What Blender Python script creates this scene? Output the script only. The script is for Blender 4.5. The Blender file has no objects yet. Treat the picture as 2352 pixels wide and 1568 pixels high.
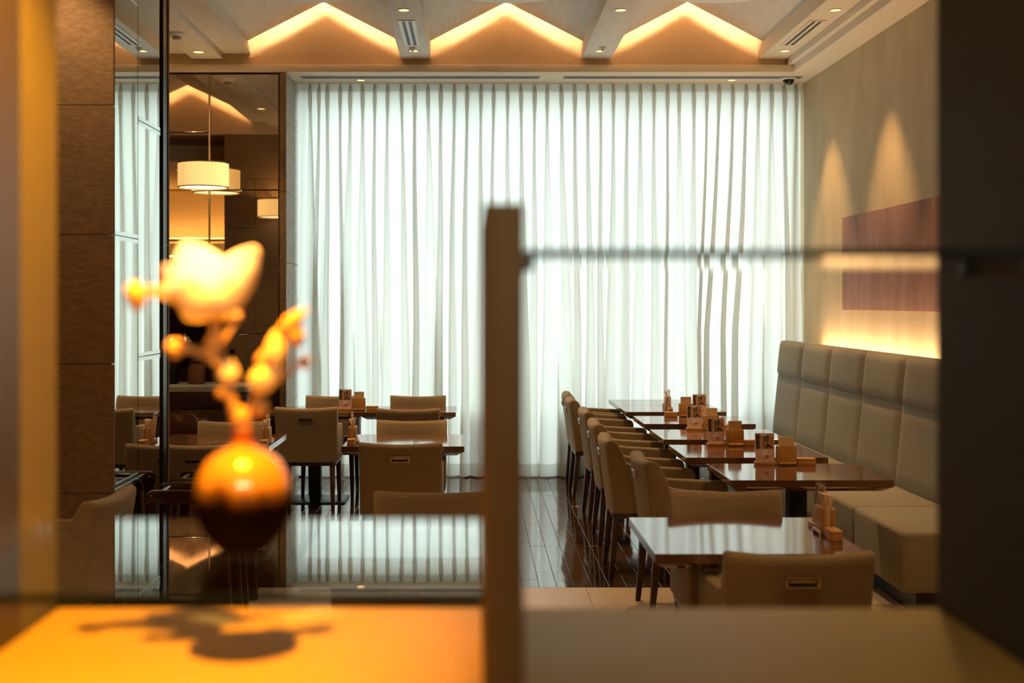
import bpy, bmesh, math, random
from mathutils import Vector, Matrix, Euler
random.seed(11)
R = math.radians
sc = bpy.context.scene
COL = sc.collection

# ------------------------------------------------------------------ camera
F_PX, VX, VY, CAM_H = 2800.0, 1090.0, 694.0, 1.55
cam_d = bpy.data.cameras.new('camera')
cam = bpy.data.objects.new('camera', cam_d)
COL.objects.link(cam)
cam.location = (0, 0, CAM_H)
cam.rotation_euler = (R(90), 0, 0)
cam_d.sensor_width = 36.0
cam_d.lens = F_PX / 2352 * 36.0
cam_d.shift_x = (1176 - VX) / 2352
cam_d.shift_y = -(784 - VY) / 2352
cam_d.clip_start = 0.05
cam_d.dof.use_dof = True
cam_d.dof.focus_distance = 7.6
cam_d.dof.aperture_fstop = 2.5
sc.camera = cam

# ------------------------------------------------------------------ world (overcast daylight outside the window)
w = bpy.data.worlds.new('world')
sc.world = w
w.use_nodes = True
bg = w.node_tree.nodes['Background']
bg.inputs[0].default_value = (0.92, 1.0, 0.985, 1)
bg.inputs[1].default_value = 2.55

sc.view_settings.view_transform = 'Standard'
sc.view_settings.look = 'None'
sc.view_settings.gamma = 1.0
sc.view_settings.use_curve_mapping = False
sc.view_settings.exposure = 0.35

WARM = (1.0, 0.62, 0.28)
AMBER = (1.0, 0.335, 0.006)


def P(x, y, D):
    """photo pixel + distance -> point in the room"""
    return Vector(((x - VX) / F_PX * D, D, CAM_H - (y - VY) / F_PX * D))


# ------------------------------------------------------------------ materials
M = {}


def mat(name, col, rough=0.5, metal=0.0, col2=None, scale=8.0, stretch=(1, 1, 1), bump=0.0,
        bscale=None, ior=1.45, coat=0.0, detail=4.0, spread=(0.35, 0.65), sheen=0.0, bstretch=None, spec=None):
    m = bpy.data.materials.new(name)
    m.use_nodes = True
    nt = m.node_tree
    b = nt.nodes['Principled BSDF']
    b.inputs['Base Color'].default_value = (*col, 1)
    b.inputs['Roughness'].default_value = rough
    b.inputs['Metallic'].default_value = metal
    b.inputs['IOR'].default_value = ior
    b.inputs['Coat Weight'].default_value = coat
    b.inputs['Coat Roughness'].default_value = 0.04
    b.inputs['Sheen Weight'].default_value = sheen
    if spec is not None:
        b.inputs['Specular IOR Level'].default_value = spec
    tc = nt.nodes.new('ShaderNodeTexCoord')

    def noise(sc_, st):
        mp = nt.nodes.new('ShaderNodeMapping')
        mp.inputs['Scale'].default_value = st
        nt.links.new(tc.outputs['Object'], mp.inputs['Vector'])
        n = nt.nodes.new('ShaderNodeTexNoise')
        n.inputs['Scale'].default_value = sc_
        n.inputs['Detail'].default_value = detail
        nt.links.new(mp.outputs[0], n.inputs['Vector'])
        return n
    if col2 is not None:
        n = noise(scale, stretch)
        r = nt.nodes.new('ShaderNodeValToRGB')
        r.color_ramp.elements[0].position = spread[0]
        r.color_ramp.elements[1].position = spread[1]
        r.color_ramp.elements[0].color = (*col, 1)
        r.color_ramp.elements[1].color = (*col2, 1)
        nt.links.new(n.outputs['Fac'], r.inputs[0])
        nt.links.new(r.outputs[0], b.inputs['Base Color'])
    if bump:
        n2 = noise(bscale or scale, bstretch or stretch)
        bp = nt.nodes.new('ShaderNodeBump')
        bp.inputs['Strength'].default_value = bump
        bp.inputs['Distance'].default_value = 0.01
        nt.links.new(n2.outputs['Fac'], bp.inputs['Height'])
        nt.links.new(bp.outputs[0], b.inputs['Normal'])
    M[name] = m
    return m


def emat(name, col, strength):
    m = bpy.data.materials.new(name)
    m.use_nodes = True
    nt = m.node_tree
    nt.nodes.remove(nt.nodes['Principled BSDF'])
    e = nt.nodes.new('ShaderNodeEmission')
    e.inputs[0].default_value = (*col, 1)
    e.inputs[1].default_value = strength
    nt.links.new(e.outputs[0], nt.nodes['Material Output'].inputs[0])
    M[name] = m
    return m


def glassmat(name, tint, refl=1.0, power=5):
    """clear sheet glass: Schlick mix of mirror reflection and see-through"""
    m = bpy.data.materials.new(name)
    m.use_nodes = True
    nt = m.node_tree
    nt.nodes.remove(nt.nodes['Principled BSDF'])
    lw = nt.nodes.new('ShaderNodeLayerWeight')
    lw.inputs[0].default_value = 0.5
    pw = nt.nodes.new('ShaderNodeMath'); pw.operation = 'POWER'; pw.inputs[1].default_value = power
    nt.links.new(lw.outputs['Facing'], pw.inputs[0])
    ma = nt.nodes.new('ShaderNodeMath'); ma.operation = 'MULTIPLY_ADD'
    ma.inputs[1].default_value = 0.96 * refl; ma.inputs[2].default_value = 0.04
    nt.links.new(pw.outputs[0], ma.inputs[0])
    t = nt.nodes.new('ShaderNodeBsdfTransparent'); t.inputs[0].default_value = (*tint, 1)
    g = nt.nodes.new('ShaderNodeBsdfGlossy'); g.inputs['Roughness'].default_value = 0.0
    g.inputs[0].default_value = (1, 1, 1, 1)
    mx = nt.nodes.new('ShaderNodeMixShader')
    nt.links.new(ma.outputs[0], mx.inputs[0])
    nt.links.new(t.outputs[0], mx.inputs[1])
    nt.links.new(g.outputs[0], mx.inputs[2])
    nt.links.new(mx.outputs[0], nt.nodes['Material Output'].inputs[0])
    M[name] = m
    return m


def clothmat(name, diff, trans, fac, weave=0.0):
    m = bpy.data.materials.new(name)
    m.use_nodes = True
    nt = m.node_tree
    nt.nodes.remove(nt.nodes['Principled BSDF'])
    d = nt.nodes.new('ShaderNodeBsdfDiffuse'); d.inputs[0].default_value = (*diff, 1)
    t = nt.nodes.new('ShaderNodeBsdfTranslucent'); t.inputs[0].default_value = (*trans, 1)
    mx = nt.nodes.new('ShaderNodeMixShader'); mx.inputs[0].default_value = fac
    nt.links.new(d.outputs[0], mx.inputs[1])
    nt.links.new(t.outputs[0], mx.inputs[2])
    nt.links.new(mx.outputs[0], nt.nodes['Material Output'].inputs[0])
    if weave:
        tc = nt.nodes.new('ShaderNodeTexCoord')
        n = nt.nodes.new('ShaderNodeTexNoise'); n.inputs['Scale'].default_value = 260
        nt.links.new(tc.outputs['Object'], n.inputs['Vector'])
        bp = nt.nodes.new('ShaderNodeBump'); bp.inputs['Strength'].default_value = weave
        bp.inputs['Distance'].default_value = 0.002
        nt.links.new(n.outputs['Fac'], bp.inputs['Height'])
        nt.links.new(bp.outputs[0], d.inputs['Normal'])
    M[name] = m
    return m


mat('stone_brown', (0.19, 0.118, 0.065), 0.75, col2=(0.275, 0.175, 0.10), scale=26, stretch=(1, 1, 3.0), bump=0.3, bscale=170, bstretch=(1, 1, 1.2), detail=12, spread=(0.32, 0.7))
mat('stone_grey', (0.36, 0.35, 0.31), 0.7, col2=(0.46, 0.45, 0.41), scale=9, stretch=(1, 1, 2.4), bump=0.35, bscale=45, detail=8)
mat('stone_floor', (0.58, 0.44, 0.29), 0.42, col2=(0.64, 0.50, 0.34), scale=6, bump=0.05, bscale=90)
mat('floor_wood', (0.030, 0.012, 0.006), 0.06, col2=(0.06, 0.025, 0.012), scale=7, stretch=(9, 0.7, 1), bump=0.04, bscale=5, bstretch=(6, 0.8, 1), ior=2.1)
mat('subfloor', (0.02, 0.012, 0.008), 0.8)
mat('plaster_wall', (0.53, 0.43, 0.265), 0.85, col2=(0.63, 0.52, 0.335), scale=3.2, stretch=(1, 1.2, 0.5), bump=0.3, bscale=7, bstretch=(1, 1.2, 0.5), detail=9)
mat('ceiling_paint', (0.64, 0.60, 0.53), 0.75, col2=(0.70, 0.66, 0.59), scale=24, stretch=(1.0, 0.25, 1), bump=0.35, bscale=30, bstretch=(1, 0.22, 1), detail=6)
mat('gable_paint', (0.60, 0.45, 0.29), 0.85, col2=(0.64, 0.485, 0.315), scale=60, bump=0.05)
mat('soffit_paint', (0.76, 0.66, 0.51), 0.7)
mat('white_metal', (0.72, 0.72, 0.68), 0.35)
mat('black_slot', (0.01, 0.011, 0.012), 0.5)
mat('slot_metal', (0.30, 0.34, 0.40), 0.3, metal=0.7)
mat('chrome', (0.75, 0.72, 0.68), 0.12, metal=1.0)
mat('brass_trim', (0.50, 0.38, 0.24), 0.3, metal=0.9)
mat('bronze_mirror', (0.58, 0.49, 0.38), 0.015, metal=1.0)
mat('clear_mirror', (0.72, 0.74, 0.70), 0.01, metal=1.0)
mat('mirror_edge', (0.75, 0.80, 0.78), 0.15, metal=1.0)
mat('black_metal', (0.012, 0.012, 0.013), 0.35)
mat('dark_wood', (0.030, 0.013, 0.008), 0.28, col2=(0.052, 0.023, 0.013), scale=9, stretch=(1, 1, 6))
mat('red_wood', (0.042, 0.011, 0.007), 0.18, col2=(0.07, 0.02, 0.012), scale=10, stretch=(1, 1, 5), ior=1.6)
mat('leg_wood', (0.042, 0.018, 0.010), 0.35, col2=(0.065, 0.028, 0.015), scale=14, stretch=(4, 4, 0.8))
mat('table_wood', (0.105, 0.042, 0.018), 0.08, col2=(0.16, 0.068, 0.030), scale=5, stretch=(1.0, 14, 1), ior=2.2)
mat('holder_wood', (0.50, 0.245, 0.07), 0.42, col2=(0.60, 0.315, 0.10), scale=12, stretch=(6, 6, 1.2))
mat('chair_fabric', (0.235, 0.165, 0.085), 0.9, col2=(0.29, 0.21, 0.115), scale=260, bump=0.25, bscale=330, sheen=0.15, detail=2)
mat('bench_fabric', (0.255, 0.225, 0.155), 0.9, col2=(0.30, 0.265, 0.19), scale=240, bump=0.2, bscale=300, sheen=0.15, detail=2)
mat('seam_thread', (0.42, 0.37, 0.26), 0.8)
mat('art_fabric', (0.235, 0.12, 0.092), 0.85, col2=(0.30, 0.165, 0.128), scale=9, stretch=(1, 1, 0.3), bump=0.3, bscale=120, bstretch=(1, 0.3, 1.5))
mat('napkin', (0.82, 0.63, 0.41), 0.9)
mat('paper_white', (0.85, 0.83, 0.80), 0.6)
mat('card_pink', (0.85, 0.60, 0.52), 0.55)
mat('card_dark', (0.085, 0.065, 0.055), 0.4)
mat('card_skin', (0.66, 0.37, 0.25), 0.5)
mat('card_grey', (0.17, 0.15, 0.11), 0.4)
mat('card_red', (0.55, 0.07, 0.03), 0.5)
mat('card_orange', (0.55, 0.20, 0.07), 0.5)
mat('jamb_paint', (0.085, 0.085, 0.09), 0.7, col2=(0.092, 0.092, 0.097), scale=30, bump=0.03)
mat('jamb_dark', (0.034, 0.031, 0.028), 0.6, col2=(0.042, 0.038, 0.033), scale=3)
mat('jamb_near', (0.030, 0.026, 0.014), 0.5)
mat('counter_top', (0.45, 0.32, 0.075), 0.55, col2=(0.47, 0.335, 0.082), scale=40)
mat('post_wood', (0.13, 0.082, 0.03), 0.55, col2=(0.14, 0.09, 0.034), scale=40)
mat('glass_edge', (0.008, 0.016, 0.016), 0.15)
mat('branch_bark', (0.42, 0.27, 0.14), 0.7, col2=(0.55, 0.36, 0.20), scale=60)
mat('bud_fuzz', (0.66, 0.42, 0.18), 0.8)
mat('hall_wall', (0.30, 0.22, 0.14), 0.8)
mat('hall_dark', (0.05, 0.035, 0.022), 0.7)
mat('pavement', (0.45, 0.46, 0.45), 0.9)
mat('outdoor_panel', (0.10, 0.08, 0.05), 0.8)
mat('window_metal', (0.5, 0.5, 0.5), 0.4, metal=0.3)
mat('urn_black', (0.012, 0.011, 0.010), 0.25)
mat('jar_brown', (0.20, 0.09, 0.04), 0.3)
glassmat('shelf_glass', (0.93, 0.965, 0.95), power=4)
glassmat('acrylic', (0.96, 0.97, 0.97))
glassmat('window_glass', (0.95, 0.985, 0.97))
clothmat('curtain_cloth', (0.66, 0.56, 0.42), (0.89, 0.92, 0.90), 0.68, weave=0.1)
clothmat('petal', (0.95, 0.90, 0.80), (0.95, 0.85, 0.65), 0.35)
emat('cove_led', (1.0, 0.62, 0.34), 84)
emat('bench_led', (1.0, 0.68, 0.40), 34)
emat('lamp_lens', (1.0, 0.60, 0.22), 2.2)
emat('hall_led', (1.0, 0.52, 0.14), 45)
emat('spot_lens', (1.0, 0.75, 0.45), 30)


def shade_material(name, strength):
    m = bpy.data.materials.new(name)
    m.use_nodes = True
    nt = m.node_tree
    b = nt.nodes['Principled BSDF']
    b.inputs['Base Color'].default_value = (0.5, 0.42, 0.28, 1)
    b.inputs['Roughness'].default_value = 0.8
    b.inputs['Emission Color'].default_value = (1.0, 0.60, 0.20, 1)
    b.inputs['Emission Strength'].default_value = strength
    M[name] = m


shade_material('pleated_shade', 1.25)
shade_material('pleat_fold', 0.62)
emat('shade_diffuser', (1.0, 0.80, 0.48), 2.2)


def vase_material():
    m = bpy.data.materials.new('vase_glaze')
    m.use_nodes = True
    nt = m.node_tree
    b = nt.nodes['Principled BSDF']
    b.inputs['Roughness'].default_value = 0.3
    b.inputs['Coat Weight'].default_value = 1.0
    b.inputs['Coat Roughness'].default_value = 0.05
    tc = nt.nodes.new('ShaderNodeTexCoord')
    sp = nt.nodes.new('ShaderNodeSeparateXYZ')
    nt.links.new(tc.outputs['Object'], sp.inputs[0])
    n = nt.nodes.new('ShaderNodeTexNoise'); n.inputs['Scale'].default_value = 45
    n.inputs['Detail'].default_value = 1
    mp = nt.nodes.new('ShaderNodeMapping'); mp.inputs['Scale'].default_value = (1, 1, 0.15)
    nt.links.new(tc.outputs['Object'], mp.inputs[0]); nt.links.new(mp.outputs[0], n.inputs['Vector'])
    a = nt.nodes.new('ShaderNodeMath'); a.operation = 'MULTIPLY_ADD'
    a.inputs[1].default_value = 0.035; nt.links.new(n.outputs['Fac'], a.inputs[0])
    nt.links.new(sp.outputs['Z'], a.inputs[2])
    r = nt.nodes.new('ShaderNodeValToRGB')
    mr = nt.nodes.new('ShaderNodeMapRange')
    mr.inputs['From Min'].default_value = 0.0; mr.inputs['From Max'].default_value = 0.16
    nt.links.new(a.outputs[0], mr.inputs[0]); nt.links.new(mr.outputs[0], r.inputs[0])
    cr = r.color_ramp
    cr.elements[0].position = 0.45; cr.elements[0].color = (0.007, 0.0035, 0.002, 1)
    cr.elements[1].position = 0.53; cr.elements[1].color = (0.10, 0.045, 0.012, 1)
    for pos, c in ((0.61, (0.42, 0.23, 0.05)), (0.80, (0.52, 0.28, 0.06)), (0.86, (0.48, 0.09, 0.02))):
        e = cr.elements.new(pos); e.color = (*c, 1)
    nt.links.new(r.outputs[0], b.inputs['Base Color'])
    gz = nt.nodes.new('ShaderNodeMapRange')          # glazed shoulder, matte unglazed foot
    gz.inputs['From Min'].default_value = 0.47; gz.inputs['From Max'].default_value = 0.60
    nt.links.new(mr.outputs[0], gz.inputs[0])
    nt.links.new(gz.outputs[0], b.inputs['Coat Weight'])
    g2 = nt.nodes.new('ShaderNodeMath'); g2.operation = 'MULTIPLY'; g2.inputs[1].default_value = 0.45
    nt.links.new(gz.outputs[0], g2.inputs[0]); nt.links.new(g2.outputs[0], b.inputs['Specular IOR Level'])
    M['vase_glaze'] = m


vase_material()


# ------------------------------------------------------------------ mesh helpers
def box(bm, x0, x1, y0, y1, z0, z1):
    v = [bm.verts.new(p) for p in ((x0, y0, z0), (x1, y0, z0), (x1, y1, z0), (x0, y1, z0),
                                   (x0, y0, z1), (x1, y0, z1), (x1, y1, z1), (x0, y1, z1))]
    return [bm.faces.new([v[i] for i in f]) for f in ((0, 3, 2, 1), (4, 5, 6, 7), (0, 1, 5, 4), (1, 2, 6, 5), (2, 3, 7, 6), (3, 0, 4, 7))]


def loft(bm, rings, closed=True, cap=True):
    vr = [[bm.verts.new(p) for p in r] for r in rings]
    n = len(vr[0])
    for a, b in zip(vr, vr[1:]):
        for i in range(n if closed else n - 1):
            j = (i + 1) % n
            bm.faces.new((a[i], a[j], b[j], b[i]))
    if cap:
        bm.faces.new(list(reversed(vr[0])))
        bm.faces.new(vr[-1])
    return vr


def lathe(bm, prof, seg=24, cx=0, cy=0, cap=True, rib=None):
    rings = []
    for r, z in prof:
        ring = []
        for i in range(seg):
            a = 2 * math.pi * i / seg
            rr = r * (1 + (rib(a, z) if rib else 0))
            ring.append((cx + rr * math.cos(a), cy + rr * math.sin(a), z))
        rings.append(ring)
    return loft(bm, rings, True, cap)


def tube(bm, pts, rad, seg=8):
    pts = [Vector(p) for p in pts]
    if not isinstance(rad, (list, tuple)):
        rad = [rad] * len(pts)
    rings = []
    for i, p in enumerate(pts):
        d = (pts[min(i + 1, len(pts) - 1)] - pts[max(i - 1, 0)]).normalized()
        u = d.orthogonal().normalized() if i == 0 else (u - d * u.dot(d)).normalized()
        v = d.cross(u)
        rings.append([p + (u * math.cos(2 * math.pi * k / seg) + v * math.sin(2 * math.pi * k / seg)) * rad[i] for k in range(seg)])
    loft(bm, rings)


def prism_x(bm, prof, x0, x1):
    """(y,z) outline extruded along x"""
    loft(bm, [[(x0, y, z) for y, z in prof], [(x1, y, z) for y, z in prof]])


def prism_y(bm, prof, y0, y1):
    loft(bm, [[(x, y0, z) for x, z in prof], [(x, y1, z) for x, z in prof]])


def obj(name, bm, m, parent=None, bevel=0.0, seg=2, ang=38, kind=None):
    bmesh.ops.recalc_face_normals(bm, faces=bm.faces[:])
    if bevel:
        es = [e for e in bm.edges if len(e.link_faces) == 2 and e.calc_face_angle(0) > R(30)]
        bmesh.ops.bevel(bm, geom=es, offset=bevel, segments=seg, profile=0.5, affect='EDGES', clamp_overlap=True)
    for f in bm.faces:
        f.smooth = True
    for e in bm.edges:
        if len(e.link_faces) == 2 and e.calc_face_angle(0) > R(ang):
            e.smooth = False
    me = bpy.data.meshes.new(name)
    bm.to_mesh(me)
    bm.free()
    for x in (m if isinstance(m, (list, tuple)) else [m]):
        me.materials.append(M[x])
    o = bpy.data.objects.new(name, me)
    COL.objects.link(o)
    o.parent = parent
    if kind:
        o['kind'] = kind
    return o


def inst(name, me, loc, parent=None, rot=(0, 0, 0)):
    o = bpy.data.objects.new(name, me)
    COL.objects.link(o)
    o.location = loc
    o.rotation_euler = rot
    o.parent = parent
    return o


def bxo(name, b, m, parent=None, bevel=0.0, kind=None, seg=2):
    bm = bmesh.new()
    box(bm, *b)
    return obj(name, bm, m, parent, bevel, seg, kind=kind)


def tag(o, label, cat, group=None):
    o['label'] = label
    o['category'] = cat
    if group:
        o['group'] = group
    return o


def thing(name, label, cat, loc=(0, 0, 0), rotz=0, group=None):
    o = bpy.data.objects.new(name, None)
    o.empty_display_size = 0.1
    COL.objects.link(o)
    o.location = loc
    o.rotation_euler = (0, 0, rotz)
    return tag(o, label, cat, group)


def copy_tree(o, parent=None):
    c = o.copy()
    COL.objects.link(c)
    c.parent = parent
    for ch in list(o.children):
        copy_tree(ch, c)
    return c


def place(proto, used, label, loc, rotz, group=None):
    o = proto if not used else copy_tree(proto)
    used.append(1)
    o.location = loc
    o.rotation_euler = (0, 0, rotz)
    o['label'] = label
    if group:
        o['group'] = group
    return o


def struct(name, b, m, bevel=0.0):
    o = bxo(name, b, m, None, bevel, 'structure')
    return o


def spot(name, loc, power, angle, blend, color, size=0.03, parent=None, target=None):
    d = bpy.data.lights.new(name, 'SPOT')
    d.energy = power
    d.spot_size = R(angle)
    d.spot_blend = blend
    d.color = color
    d.shadow_soft_size = size
    o = bpy.data.objects.new(name, d)
    COL.objects.link(o)
    o.location = loc
    if target is not None:
        o.rotation_euler = (Vector(target) - Vector(loc)).to_track_quat('-Z', 'Y').to_euler()
    if parent:
        o.parent = parent
        o.location = Vector(loc) - parent.location
    return o


# ================================================================== SETTING
XW = 2.917          # right wall
XL = -5.2           # far left wall
DG = 10.29          # gable wall
DC = 10.82          # curtain
DB = 10.25          # fascia / mirror wall
XP = -1.585         # pillar side / alcove return
P0, P1 = 5.36, 6.34  # pillar front and back

# ---- floor
floor = struct('floor', (XL - 0.1, 3.05, -1.6, 11.1, -0.12, -0.012), 'subfloor')
PW, PL = 0.0952, 0.75
plank_cache = {}


def plank_mesh(w_, l_, mname):
    key = (round(w_, 4), round(l_, 3), mname)
    if key not in plank_cache:
        bm = bmesh.new()
        g = 0.0009
        top = [(g, g), (w_ - g, g), (w_ - g, l_ - g), (g, l_ - g)]
        b_ = 0.0012
        v0 = [bm.verts.new((x, y, -0.012)) for x, y in top]
        v1 = [bm.verts.new((x, y, -b_)) for x, y in top]
        v2 = [bm.verts.new((x + (b_ if x < w_ / 2 else -b_), y + (b_ if y < l_ / 2 else -b_), 0)) for x, y in top]
        for a, b in ((v0, v1), (v1, v2)):
            for i in range(4):
                bm.faces.new((a[i], a[(i + 1) % 4], b[(i + 1) % 4], b[i]))
        bm.faces.new(v2)
        me = bpy.data.meshes.new('floor_plank')
        bmesh.ops.recalc_face_normals(bm, faces=bm.faces[:])
        bm.to_mesh(me)
        bm.free()
        me.materials.append(M[mname])
        plank_cache[key] = me
    return plank_cache[key]


rest = bmesh.new()
BORDER = 6.63
x = -1.17 - 43 * PW
k = 0
while x < XW - 0.01:
    wdt = min(PW, XW - x)
    inside = (-1.62 < x < 1.48)
    y_start = 1.6 if x < -1.17 - 0.01 else BORDER
    y = y_start - random.choice((0.0, 0.19, 0.37, 0.56))
    while y < 11.0:
        a, b = max(y, y_start), min(y + PL, 11.0)
        if b - a > 0.02:
            if inside and b > 6.3:
                inst('floor_plank', plank_mesh(wdt, b - a, 'floor_wood'), (x, a, random.uniform(-0.0004, 0)), floor,
                     (random.uniform(-0.0006, 0.0006), random.uniform(-0.0035, 0.0035), 0))
            elif x + wdt > XL:
                g = 0.0012
                v = [rest.verts.new(p) for p in ((x + g, a + g, 0), (x + wdt - g, a + g, 0), (x + wdt - g, b - g, 0), (x + g, b - g, 0))]
                v2 = [rest.verts.new((p.co.x, p.co.y, -0.012)) for p in v]
                rest.faces.new(v)
                for i in range(4):
                    rest.faces.new((v2[i], v2[(i + 1) % 4], v[(i + 1) % 4], v[i]))
        y += PL
    x += PW
    k += 1
obj('floor_planks', rest, 'floor_wood', floor, kind='stuff')
xs = [-1.17, -0.296, 0.604, 1.504, 2.404, XW]
ys = [1.57 + (BORDER - 1.57) / 6 * i for i in range(7)]
for i in range(5):
    for j in range(6):
        inst('stone_tile', plank_mesh(xs[i + 1] - xs[i], ys[j + 1] - ys[j], 'stone_floor'), (xs[i], ys[j], 0), floor)
# hall floor where the photographer stands
for i in range(3):
    inst('stone_tile', plank_mesh(0.9, 2.1, 'stone_floor'), (-1.35 + 0.9 * i, -1.5, 0), floor)

# ---- outer walls
struct('wall_right', (XW, 3.06, 1.5, 11.1, -0.1, 4.5), 'plaster_wall')
struct('wall_left', (XL - 0.1, XL, 1.5, 11.1, -0.1, 4.5), 'hall_wall')
wall_bl = struct('wall_back', (XL, -1.63, DB + 0.03, 11.1, -0.1, 3.48), 'hall_dark')
struct('wall_header', (-1.63, XW, 11.0, 11.1, 3.40, 4.5), 'soffit_paint')

# window behind the curtain
win = thing('window_1', 'wide floor to ceiling window hidden behind the sheer curtain', 'window')
del win['category'], win['label']
win['kind'] = 'structure'
bm = bmesh.new()
for xx in (-1.60, -0.10, 1.40, 2.87):
    box(bm, xx, xx + 0.035, 11.03, 11.07, 0.0, 3.45)
box(bm, -1.6, 2.9, 11.03, 11.07, 0.0, 0.06)
box(bm, -1.6, 2.9, 11.03, 11.07, 3.39, 3.45)
obj('window_frame', bm, 'window_metal', win)
for a, b in ((-1.565, -0.10), (-0.065, 1.40), (1.435, 2.87)):
    bxo('pane', (a, b, 11.047, 11.053, 0.06, 3.39), 'window_glass', win)
struct('floor_outside', (-12, 14, 11.1, 26, -0.25, -0.13), 'pavement')

# alcove return pier (stone cladding in tiles)
pier = struct('wall_pier', (-1.63, -1.606, DB + 0.02, 11.1, -0.1, 3.48), 'black_metal')
zj = [0.0, 0.105, 0.70, 1.295, 1.885, 2.48, 3.075, 3.478]
for a, b in zip(zj, zj[1:]):
    g = 0.0015
    bxo('stone_tile', (-1.640, -1.586, DB, DB + 0.019, a + g, b - g), 'stone_brown', pier, 0.001, seg=1)
    bxo('stone_tile', (-1.605, XP, DB + 0.0205, 10.69 - g, a + g, b - g), 'stone_grey', pier, 0.001, seg=1)
    bxo('stone_tile', (-1.605, XP, 10.69 + g, 11.0, a + g, b - g), 'stone_grey', pier, 0.001, seg=1)

# back mirror wall: bronze mirror panels
cols = [-1.643 - 0.587 * i for i in range(7)]
for i in range(6):
    x1, x0 = cols[i], max(cols[i + 1], XL)
    zs = [0.99, 1.286, 2.494, 3.468] if i % 2 == 0 else [0.99, 1.77, 2.978, 3.468]
    for a, b in zip(zs, zs[1:]):
        bxo('mirror_panel', (x0 + 0.006, x1 - 0.006, DB + 0.004, DB + 0.028, a + 0.003, b - 0.003), 'bronze_mirror', wall_bl, 0.003, seg=1)
    if i:
        bxo('joint_strip', (x1 - 0.004, x1 + 0.004, DB + 0.002, DB + 0.012, 0.99, 3.468), 'brass_trim', wall_bl)
bxo('dado_panel', (XL, -1.643, DB + 0.004, DB + 0.028, 0.0, 0.985), 'dark_wood', wall_bl)

# ---- pillar with stone tiles and a mirrored side
pil = struct('wall_pillar', (-2.89, -1.625, P0 + 0.022, P1 - 0.022, 0.0, 3.5), 'black_metal')
zt = [0.0, 0.141, 0.7096, 1.278, 1.847, 2.416, 2.984, 3.498]
for r_, (a, b) in enumerate(zip(zt, zt[1:])):
    g = 0.0016
    for x0, x1 in ((-2.91, -2.25), (-2.25, XP)):
        bxo('stone_tile', (x0 + g, x1 - g, P0, P0 + 0.02, a + g, b - g), 'stone_brown', pil, 0.0012, seg=1)
    xb = (-2.91, -2.55, -1.95, XP) if r_ % 2 else (-2.91, -2.25, XP)
    for x0, x1 in zip(xb, xb[1:]):
        bxo('stone_tile', (x0 + g, x1 - g, P1 - 0.02, P1, a + g, b - g), 'stone_brown', pil, 0.0012, seg=1)
    bxo('stone_tile', (-2.91, -2.892, P0 + 0.022, P1 - 0.022, a + g, b - g), 'stone_brown', pil)
bxo('black_trim', (-1.624, -1.592, 6.235, P1 - 0.021, 0, 3.498), 'black_metal', pil)
for (y0, y1, zs) in ((P0 + 0.024, 5.797, [0.0, 0.72, 1.85, 2.98, 3.498]), (5.803, 6.23, [0.0, 0.16, 1.289, 2.418, 3.498])):
    for a, b in zip(zs, zs[1:]):
        p_ = bxo('mirror_panel', (-1.624, -1.602, y0 + 0.001, y1 - 0.001, a + 0.002, b - 0.002), 'clear_mirror', pil)
        if b < 3.4:
            bxo('bevel_strip', (-1.6019, -1.6005, y0 + 0.002, y1 - 0.002, b - 0.020, b - 0.003), 'mirror_edge', p_)
        if a > 0.1:
            bxo('bevel_strip', (-1.6019, -1.6005, y0 + 0.002, y1 - 0.002, a + 0.003, a + 0.020), 'mirror_edge', p_)

# ---- ceiling
ceil = struct('ceiling', (XL, 3.05, -1.6, 11.1, 4.45, 4.55), 'soffit_paint')
bxo('gable_wall', (XL, XW, DG, DG + 0.1, 3.545, 4.45), 'gable_paint', ceil)
bxo('gable_wall', (XL, XW, P1 - 0.1, P1, 3.5, 4.45), 'gable_paint', ceil)
bxo('fascia', (XL, XW, DB, 11.05, 3.486, 3.545), 'soffit_paint', ceil, 0.003)
bxo('cornice_ledge', (XL, 2.63, DG - 0.012, DG, 3.548, 3.556), 'soffit_paint', ceil)
bxo('header_beam', (XL, XW, P0, P1 - 0.1, 3.5, 4.45), 'hall_wall', ceil)
beams = [(-0.62, -0.37), (0.90, 1.15)]
for a, b in beams:
    bxo('ceiling_beam', (a, b, P1, DG, 3.60, 3.95), 'ceiling_paint', ceil, 0.002)
bxo('ceiling_beam', (2.39, 2.63, P1, DG, 3.60, 3.95), 'soffit_paint', ceil, 0.002)
bxo('cornice_step', (2.63, 2.68, P1, DB + 0.001, 3.545, 3.95), 'soffit_paint', ceil, 0.002)
bxo('cornice_step', (2.68, XW, P1, DB + 0.001, 3.486, 3.95), 'soffit_paint', ceil, 0.002)
bxo('ceiling_flat', (-2.60, -1.89, P1, DG, 3.647, 3.95), 'ceiling_paint', ceil)
bxo('ceiling_beam', (-2.38, -2.12, P1, DG, 3.60, 3.66), 'ceiling_paint', ceil, 0.002)
bxo('ceiling_flat', (XL, -4.0, P1, DG, 3.647, 3.95), 'ceiling_paint', ceil)
coffers = [(-4.0, -2.6), (-1.89, -0.62), (-0.37, 0.90), (1.15, 2.39)]
Z_EAVE, Z_RIDGE = 3.72, 4.045
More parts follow.
